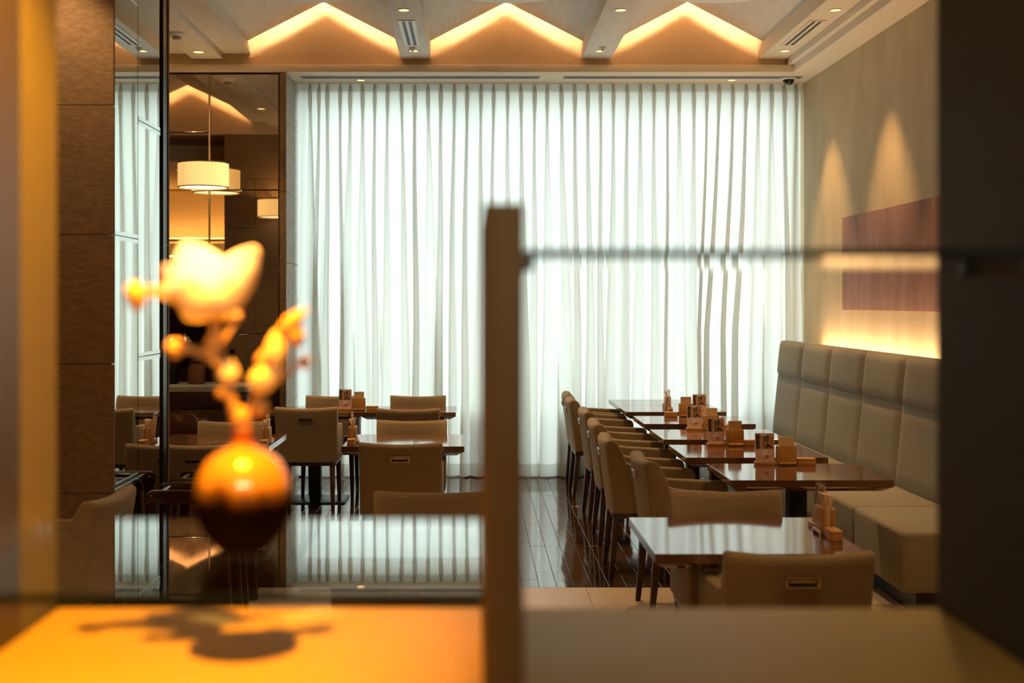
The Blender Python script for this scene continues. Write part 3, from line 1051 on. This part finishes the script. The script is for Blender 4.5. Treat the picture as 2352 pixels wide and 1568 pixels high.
ugrid = [0, .02, .05, .09, .15]
for i in range(N):
    y0 = B0 + pitch * i
    y1 = y0 + pitch
    pillow_yz('back_cushion', ((2.600, 0.42), (2.648, 0.914)), y0 + 0.001, y1 - 0.001, 0.015)
    pillow_yz('headrest_cushion', ((2.648, 0.914), (2.678, 1.215)), y0 + 0.001, y1 - 0.001, 0.025)
    bm = bmesh.new()
    prism_x(bm, [(y0 + 0.001, 0.115), (y1 - 0.001, 0.115), (y1 - 0.001, 0.42), (y0 + 0.001, 0.42)], 2.10, 2.64)
    o = obj('seat_cushion', bm, 'bench_fabric', bench, 0.028, 3)
    o.location = -BO
bm = bmesh.new()
prism_y(bm, [(2.63, 0.1), (2.76, 0.1), (2.76, 1.195), (2.74, 1.218), (2.69, 1.218), (2.675, 0.914)], B0, B1)
o = obj('back_frame', bm, 'bench_fabric', bench, 0.006)
o.location = -BO
o = bxo('plinth', (2.19, 2.74, B0 + 0.06, B1, 0.0, 0.113), 'black_metal', bench)
o.location = -BO
# LED trough behind the bench back
t = thing('cove_light', 'warm cove light hidden behind the bench back washing the wall', 'cove light', (2.84, (B0 + B1) / 2, 1.10))
bxo('led_strip', (-0.02, 0.02, -(B1 - B0) / 2 + 0.1, (B1 - B0) / 2 - 0.45, 0.0, 0.012), 'bench_led', t)
bxo('trough', (-0.075, 0.072, -(B1 - B0) / 2, (B1 - B0) / 2, -0.03, -0.005), 'soffit_paint', t)

# ================================================================== CHAIRS


def make_armchair():
    t_ = thing('armchair', '', 'chair', group='beige armchairs')
    sec = [(-.222, .368), (-.236, .50), (-.258, .66), (-.270, .735), (-.270, .752), (-.258, .764), (-.236, .767), (-.212, .762), (-.200, .745), (-.186, .66), (-.160, .52), (-.146, .43), (-.142, .368)]
    bm_ = bmesh.new()
    rings = []
    for xx, s in ((-.232, .55), (-.229, .82), (-.220, .96), (-.20, 1), (-.13, 1), (-.06, 1), (0, 1), (.06, 1), (.13, 1), (.20, 1), (.220, .96), (.229, .82), (.232, .55)):
        q = (xx / .232) ** 2
        ring = []
        for si, (y, z) in enumerate(sec):
            if si >= 8:
                y = y + 0.05 * q * q * min(1, max(0, (.765 - z) / .12))
            cy_ = -.235 + (-.18 + .235) * (0.767 - z) / 0.4 * 0.6
            zz = z if z < 0.37 else (0.568 + (z - 0.568) * (1 - (1 - s) * 0.07))
            ring.append((xx * (0.955 + 0.045 * (z - .368) / .4), cy_ + (y - cy_) * s + 0.020 * q, zz + 0.012 * q * max(0, (z - .55) / .2)))
        rings.append(ring)
    loft(bm_, rings)
    obj('backrest', bm_, 'chair_fabric', t_, ang=50)
    prof_ = [(-.195, .369), (.245, .369), (.255, .58), (.250, .605), (.232, .618), (-.04, .632), (-.105, .642), (-.140, .655), (-.165, .675), (-.185, .69), (-.21, .69)]
    for s in (-1, 1):
        bm_ = bmesh.new()
        prism_x(bm_, prof_, s * 0.172, s * 0.228)
        obj('arm', bm_, 'chair_fabric', t_, 0.011, 3)
    bm_ = bmesh.new()
    box(bm_, -.171, .171, -.15, .238, .37, .452)
    obj('seat', bm_, 'chair_fabric', t_, 0.02, 3)
    bm_ = bmesh.new()
    box(bm_, -.213, .213, -.205, .235, .338, .369)
    obj('seat_frame', bm_, 'leg_wood', t_, 0.003)
    for sx in (-1, 1):
        for y0, y1 in ((.212, .222), (-.182, -.215)):
            bm_ = bmesh.new()
            a, b = 0.020, 0.0125
            x0, x1 = sx * .190, sx * .197
            loft(bm_, [[(x1 - b, y1 - b, 0), (x1 + b, y1 - b, 0), (x1 + b, y1 + b, 0), (x1 - b, y1 + b, 0)],
                       [(x0 - a, y0 - a, .34), (x0 + a, y0 - a, .34), (x0 + a, y0 + a, .34), (x0 - a, y0 + a, .34)]])
            obj('leg', bm_, 'leg_wood', t_, 0.003)
    # recessed grip in the back
    h = bpy.data.objects.new('grip', None)
    bm_ = bmesh.new()
    zc, yc = 0.690, -0.2645
    for x0, x1, z0, z1 in ((-.054, .054, .0125, .0185), (-.054, .054, -.0185, -.0125), (-.054, -.044, -.0125, .0125), (.044, .054, -.0125, .0125)):
        box(bm_, x0, x1, -.0065, .004, z0, z1)
    g = obj('grip_frame', bm_, 'brass_trim', t_, 0.001)
    g.location = (0, yc, zc)
    g.rotation_euler = (R(8.5), 0, 0)
    r_ = bxo('grip_recess', (-.044, .044, -.0035, .003, -.0125, .0125), 'black_metal', g)
    bxo('grip_bar', (-.040, .040, -.0055, -.001, .000, .0105), 'brass_trim', g, 0.001)
    bpy.data.objects.remove(h)
    return t_


chair = make_armchair()
cu = []
# bench row: chairs face +x (towards the bench); local +y -> +x is a turn of -90 degrees
row = [(0.855, 6.15, 'nearest one', 2), (0.770, 7.04, 'second nearest', -1), (0.795, 7.95, 'third nearest', 0), (0.810, 8.83, 'fourth nearest', 1), (0.787, 9.85, 'fifth nearest', 0), (0.80, 10.42, 'farthest one by the curtain', -1)]
for xr, yc_, nm, a in row:
    place(chair, cu, 'beige upholstered armchair facing the bench, %s in its row' % nm, (xr + 0.215, yc_, 0), R(-90 + a), 'beige armchairs')


def cback(x, D, rot, label):
    """place by photo x of the back centre and distance of the back's outer face"""
    X = (x - VX) / F_PX * D
    off = 0.25
    yy = D + off if abs(rot) < 90 else D - off
    place(chair, cu, label, (X, yy, 0), R(rot), 'beige armchairs')


cback(919, 6.70, 0, 'beige armchair seen from behind at the middle left table, grip in its back')
cback(947, 8.05, 180, 'beige armchair on the far side of the middle left table')
cback(702, 8.98, 0, 'beige armchair seen from behind at the left half of the curtain table')
cback(937, 8.86, 0, 'beige armchair seen from behind at the right half of the curtain table')
cback(768, 10.16, 180, 'beige armchair on the curtain side of the left half of the curtain table')
cback(961, 10.16, 180, 'beige armchair on the curtain side of the right half of the curtain table')
cback(446, 6.64, 0, 'beige armchair seen from behind at the table beside the stone pillar')
cback(540, 7.98, 180, 'beige armchair on the far side of the table beside the stone pillar')
cback(990, 5.02, 180, 'beige armchair whose back top shows just left of the wooden divider')
cback(934, 3.64, 0, 'beige armchair below the glass shelf on the near side of its table')
cback(1660, 5.05, 180, 'beige armchair on the far side of the nearest right table')
cback(1841, 3.76, 0, 'beige armchair in the right foreground seen from behind with a grip in its back')
place(chair, cu, 'beige armchair in front of the stone pillar turned to the left', (-1.70, 4.97, 0), R(90 - 4), 'beige armchairs')

# ================================================================== TABLES
tcache = {}


def make_table(w_, d_, label, loc, co=0.0, pw=0.165):
    t_ = thing('dining_table', label, 'table', loc, 0, 'dark wood dining tables')
    key = (w_, d_, co)
    if key not in tcache:
        bm_ = bmesh.new()
        a, b = w_ / 2, d_ / 2

        def rc(i, z):
            return [(-a + i, -b + i, z), (a - i, -b + i, z), (a - i, b - i, z), (-a + i, b - i, z)]
        loft(bm_, [rc(.045, .642), rc(0, .668), rc(0, .6985), rc(.0015, .70)])
        o1 = obj('tabletop', bm_, 'table_wood', t_)
        bm_ = bmesh.new()
        box(bm_, -.045, .045, co - .045, co + .045, .008, .642)
        o2 = obj('column', bm_, 'black_metal', t_, 0.006)
        bm_ = bmesh.new()
        box(bm_, -pw, pw, co - .2, co + .2, 0.0, .008)
        o3 = obj('base_plate', bm_, 'black_metal', t_, 0.003)
        tcache[key] = (o1.data, o2.data, o3.data)
    else:
        for nm, me in zip(('tabletop', 'column', 'base_plate'), tcache[key]):
            inst(nm, me, (0, 0, 0), t_)
    return t_


rows_t = [(1.615, 6.125, 'nearest to the camera'), (1.547, 6.975, 'second nearest'), (1.561, 7.85, 'third nearest'), (1.576, 8.82, 'fourth nearest'), (1.563, 9.755, 'fifth nearest'), (1.563, 10.362, 'farthest, touching the one before it')]
for xx, yy, nm in rows_t:
    make_table(0.78, 0.60, 'dark wood table along the bench, %s' % nm, (xx, yy, 0))
make_table(0.724, 0.70, 'glossy dark wood table in the right foreground reflecting the curtain', (0.972, 4.468, 0))
make_table(0.724, 0.68, 'dark wood table seen through the low glass shelf', (-0.215, 4.40, 0))
make_table(0.724, 0.66, 'dark wood table in the middle of the left group, left of the divider', (-0.423, 7.52, 0), -0.1)
make_table(0.724, 0.66, 'dark wood table beside the stone pillar on the left', (-1.573, 7.52, 0), -0.1)
make_table(0.733, 0.57, 'dark wood table by the curtain, left half of the joined pair', (-1.247, 9.70, 0), -0.13, 0.25)
make_table(0.733, 0.57, 'dark wood table by the curtain, right half of the joined pair', (-0.512, 9.70, 0), -0.13, 0.25)

# ================================================================== TABLE SETS


def make_menu():
    t_ = thing('menu_stand', '', 'menu stand', group='menu stands')
    bm_ = bmesh.new()
    box(bm_, -.056, .056, -.016, .016, 0, .018)
    obj('base', bm_, 'holder_wood', t_, 0.002)
    ac = bxo('acrylic_sleeve', (-.0525, .0525, -.0025, .0025, 0.0, .158), 'acrylic', t_)
    ac.location = (0, -.002, .0165)
    ac.rotation_euler = (R(-7), 0, 0)
    bm_ = bmesh.new()
    mats = ['paper_white', 'card_pink', 'card_dark', 'card_skin', 'card_grey', 'card_red', 'card_orange']

    def q(pts, mi, lay):
        y = -.0010 - lay * .0001
        f = bm_.faces.new([bm_.verts.new((x, y, z)) for x, z in pts])
        f.material_index = mi

    def rect(x0, x1, z0, z1, mi, lay):
        q([(x0, z0), (x1, z0), (x1, z1), (x0, z1)], mi, lay)
    for f in box(bm_, -.050, .050, -.0010, .0006, 0.001, .148):
        f.material_index = 1
    rect(-.046, .046, .066, .144, 3, 1)                     # photo: warm ground
    rect(-.046, -.026, .066, .112, 2, 2)                    # dark suit
    q([(-.046, .112), (-.026, .112), (-.022, .128), (-.028, .142), (-.044, .142)], 2, 2)   # head of dark hair
    q([(-.032, .112), (-.024, .110), (-.021, .124), (-.028, .124)], 6, 3)                  # face
    rect(-.008, .000, .066, .132, 4, 2)                     # column
    q([(.000, .110), (.010, .098), (.022, .104), (.026, .130), (.016, .142), (.002, .134)], 4, 2)
    q([(.000, .068), (.046, .068), (.030, .086), (.012, .098)], 2, 2)
    q([(.026, .100), (.046, .086), (.046, .128), (.034, .126)], 6, 3)
    q([(.008, .068), (.030, .070), (.020, .080)], 6, 3)
    q([(-.026, .1445), (.026, .1445), (.000, .131)], 0, 3)  # white pointed flap
    rect(-.007, .007, .1385, .1400, 2, 4)
    rect(-.014, .014, .036, .063, 0, 2)                     # blank white square
    for x0, x1, z0 in ((-.038, .038, .0270), (-.014, .014, .0215), (-.028, .030, .0150), (-.012, .014, .0110)):
        n = 9
        for i in range(n):
            if random.random() < 0.85:
                wd = (x1 - x0) / n
                rect(x0 + wd * i + wd * .1, x0 + wd * i + wd * .82, z0, z0 + .0024, 2 if z0 > .02 else 4, 2)
    q([(.011 + .0075 * math.cos(a * math.pi / 6), .0275 + .0075 * math.sin(a * math.pi / 6)) for a in range(12)], 5, 4)
    c = obj('printed_card', bm_, mats, t_)
    c.location = (0, -.002, .0175)
    c.rotation_euler = (R(-7), 0, 0)
    return t_


def make_napkin():
    t_ = thing('napkin_holder', '', 'napkin holder', group='napkin holders')
    pr = [(-.050, 0), (.050, 0), (.050, .090), (.0475, .0975), (.042, .100), (-.042, .100), (-.0475, .0975), (-.050, .090)]
    for nm, y0, y1 in (('front_board', -.020, -.009), ('back_board', .012, .022)):
        bm_ = bmesh.new()
        prism_y(bm_, pr, y0, y1)
        obj(nm, bm_, 'holder_wood', t_, 0.0012)
    bxo('bottom_board', (-.05, .05, -.0089, .0119, 0, .012), 'holder_wood', t_)
    bm_ = bmesh.new()
    tube(bm_, [(-.042, -.0275, .011), (.042, -.0275, .011)], .0068, 12)
    obj('dowel', bm_, 'holder_wood', t_)
    for s in (-1, 1):
        bm_ = bmesh.new()
        box(bm_, s * .046 - .002, s * .046 + .002, -.033, -.020, 0, .016)
        obj('pin', bm_, 'chrome', t_)
    for i in range(3):
        bm_ = bmesh.new()
        y = -.007 + i * .0058
        lean = -0.004 + i * .005
        h = .150 - i * .003 + random.uniform(-.002, .002)
        pts0 = [(-.038, y), (.038, y), (.038, y + .005), (-.038, y + .005)]
        loft(bm_, [[(x, yy, .013) for x, yy in pts0], [(x, yy, .1) for x, yy in pts0], [(x + .001 * i, yy + lean * 2, h) for x, yy in pts0]])
        obj('napkin_stack', bm_, 'napkin', t_)
    return t_


def make_box():
    t_ = thing('wooden_box', '', 'box', group='small wooden boxes')
    bm_ = bmesh.new()
    box(bm_, -.047, .047, -.022, .022, 0, .024)
    obj('body', bm_, 'holder_wood', t_, 0.0015)
    bm_ = bmesh.new()
    box(bm_, -.047, .047, -.022, .022, .0247, .036)
    obj('lid', bm_, 'holder_wood', t_, 0.002)
    return t_


menu, nap, bx_ = make_menu(), make_napkin(), make_box()
um, un, ub = [], [], []


def table_set(cx, cy, rot, where, order=(0, 1, 2), z=0.7005):
    """row of menu, napkins, box: along local x, front towards local -y; origin at the napkin holder"""
    c, s = math.cos(R(rot)), math.sin(R(rot))
    for it, dx in zip(order, (-0.110, 0.0, 0.103)):
        loc = (cx + dx * c, cy + dx * s, z)
        jit = R(rot + random.uniform(-2, 2))
        if it == 0:
            place(menu, um, 'menu card in a clear stand ' + where, loc, jit)
        elif it == 1:
            place(nap, un, 'wooden napkin holder with brown napkins ' + where, loc, jit)
        else:
            place(bx_, ub, 'small lidded wooden box ' + where, loc, jit)


table_set(1.628, 6.37, 0, 'on the nearest table along the bench')
table_set(1.540, 7.215, 0, 'on the second nearest table along the bench')
table_set(1.572, 8.10, 0, 'on the third nearest table along the bench')
table_set(1.568, 9.05, 0, 'on the fourth nearest table along the bench', (2, 1, 0))
table_set(1.540, 9.72, 90, 'on the fifth nearest table along the bench')
table_set(1.288, 4.48, -90, 'on the glossy right foreground table')
table_set(-0.735, 7.38, 90, 'on the middle left table', (2, 1, 0))
table_set(-1.245, 7.32, 90, 'on the table beside the stone pillar', (2, 1, 0))
table_set(-0.907, 9.57, 0, 'on the joined curtain table')

# ================================================================== WOODEN HIGH CHAIRS


def make_kid():
    t_ = thing('high_chair', '', 'high chair', group='dark wooden child chairs')
    wd = 0.25
    for s in (0, 1):
        y = s * wd
        bm_ = bmesh.new()
        pr = [(0.0, .605), (0.38, .605), (.38, .645), (.375, .66), (.36, .67), (.035, .67), (.016, .664), (.004, .650)]
        prism_y(bm_, pr, y, y + .024)
        sd = obj('arm_rail', bm_, 'red_wood', t_, 0.004)
        for xa, xb in ((.012, -.02), (.325, .37)):
            bm_ = bmesh.new()
            loft(bm_, [[(xb, y, 0), (xb + .04, y, 0), (xb + .04, y + .024, 0), (xb, y + .024, 0)], [(xa, y, .62), (xa + .05, y, .62), (xa + .05, y + .024, .62), (xa, y + .024, .62)]])
            obj('leg', bm_, 'red_wood', t_, 0.003)
        bxo('stretcher', (.0, .37, y + .003, y + .021, .12, .155), 'red_wood', t_, 0.003)
        bm_ = bmesh.new()
        tube(bm_, [(.030, y - .003, .645), (.030, y + .027, .645)], .0065, 12)
        obj('bolt', bm_, 'chrome', t_)
    for xx, zz in ((.055, .648), (.05, .30), (.34, .30)):
        bm_ = bmesh.new()
        tube(bm_, [(xx, .02, zz), (xx, wd + .004, zz)], .014, 12)
        obj('dowel', bm_, 'red_wood', t_)
    bxo('seat', (.06, .35, .0245, wd - .0005, .42, .438), 'red_wood', t_, 0.004)
    bm_ = bmesh.new()
    prism_x(bm_, [(-.01, .50), (wd + .034, .50), (wd + .034, .645), (wd - .03, .725), (.054, .725), (-.01, .645)], .381, .399)
    obj('backrest', bm_, 'red_wood', t_, 0.004)
    return t_


kid = make_kid()
ku = []
place(kid, ku, 'dark wooden child chair beside the mirrored pillar, nearer of two nested ones', (-1.54, 5.70, 0), 0, 'dark wooden child chairs')
place(kid, ku, 'dark wooden child chair beside the mirrored pillar, farther of two nested ones', (-1.54, 6.10, 0), 0, 'dark wooden child chairs')
place(kid, ku, 'dark wooden child chair with chamfered back standing before the sideboard', (-2.30, 9.40, 0), R(-90), 'dark wooden child chairs')

# ================================================================== SIDEBOARD
sb = thing('sideboard', 'dark wood sideboard with a stone top below the bronze mirrors', 'sideboard', (-3.0, 9.9, 0))
bxo('body', (-1.6, 1.19, -.19, .345, .08, .838), 'dark_wood', sb)
bxo('plinth', (-1.6, 1.19, -.14, .345, 0, .08), 'black_metal', sb)
bxo('stone_top', (-1.62, 1.205, -.23, .348, .838, .882), 'stone_grey', sb, 0.003)
xe = [1.19 - .72 * i for i in range(5)]
for i in range(4):
    dx1, dx0 = xe[i] - .002, xe[i + 1] + .002
    if dx0 < -1.6:
        dx0 = -1.6
    bxo('drawer', (dx0, dx1, -.21, -.1905, .70, .832), 'dark_wood', sb, 0.002)
    bxo('door', (dx0, dx1, -.21, -.1905, .09, .695), 'dark_wood', sb, 0.002)

t = thing('coffee_urn', 'black coffee urn with a chrome lid on the sideboard', 'urn', (-2.50, 10.02, .8822))
bm = bmesh.new(); lathe(bm, [(.07, 0), (.075, .01), (.075, .30), (.06, .32)], 24); obj('body', bm, 'urn_black', t)
bm = bmesh.new(); lathe(bm, [(.068, .318), (.07, .33), (.045, .37), (.012, .385), (.012, .40), (.004, .405)], 24); obj('lid', bm, 'chrome', t)
bm = bmesh.new(); tube(bm, [(0, -.07, .06), (0, -.10, .06), (0, -.108, .04)], .01, 8); obj('tap', bm, 'chrome', t)
t = thing('storage_jar', 'brown storage jar with a dark lid on the sideboard', 'jar', (-2.28, 10.0, .8822))
bm = bmesh.new(); lathe(bm, [(.055, 0), (.07, .01), (.072, .13), (.05, .16), (.05, .17)], 24); obj('body', bm, 'jar_brown', t)
bm = bmesh.new(); lathe(bm, [(.054, .1705), (.054, .19), (.02, .20)], 24); obj('lid', bm, 'urn_black', t)
t = thing('carafe', 'slim dark carafe beside the brown jar on the sideboard', 'carafe', (-2.08, 10.02, .8822))
bm = bmesh.new(); lathe(bm, [(.045, 0), (.052, .02), (.05, .14), (.022, .19), (.02, .25), (.026, .262)], 24); obj('body', bm, 'urn_black', t)
bm = bmesh.new(); tube(bm, [(.045, 0, .05), (.085, 0, .08), (.085, 0, .15), (.03, 0, .18)], .007, 8); obj('handle', bm, 'urn_black', t)

# ================================================================== BACK BAR SEEN IN THE MIRROR
bar = thing('back_bar', 'dark back bar with lit ledges against the hall partition, reflected in the mirrors', 'bar', (-3.97, 1.565, 0))
for nm, z0, d in (('upper_ledge', 2.47, .40), ('lower_ledge', 2.20, .34)):
    bxo(nm, (-1.2, 1.2, 0.0, d, z0, z0 + .05), 'soffit_paint', bar)
    bxo('led_strip', (-1.15, 1.15, d * .55, d * .55 + .03, z0 + .051, z0 + .062), 'hall_led', bar)
bxo('cove_panel', (-1.2, 1.2, 0.0, .02, 2.53, 3.28), 'soffit_paint', bar)
bxo('cabinet', (-1.2, 1.2, 0.0, .45, 0, .95), 'dark_wood', bar)
bxo('back_panel', (-1.2, 1.2, 0.0, .03, .95, 2.20), 'dark_wood', bar)
for i in range(10):
    bxo('slat', (-1.15 + .25 * i, -1.07 + .25 * i, .031, .07, 1.0, 2.15), 'dark_wood', bar)
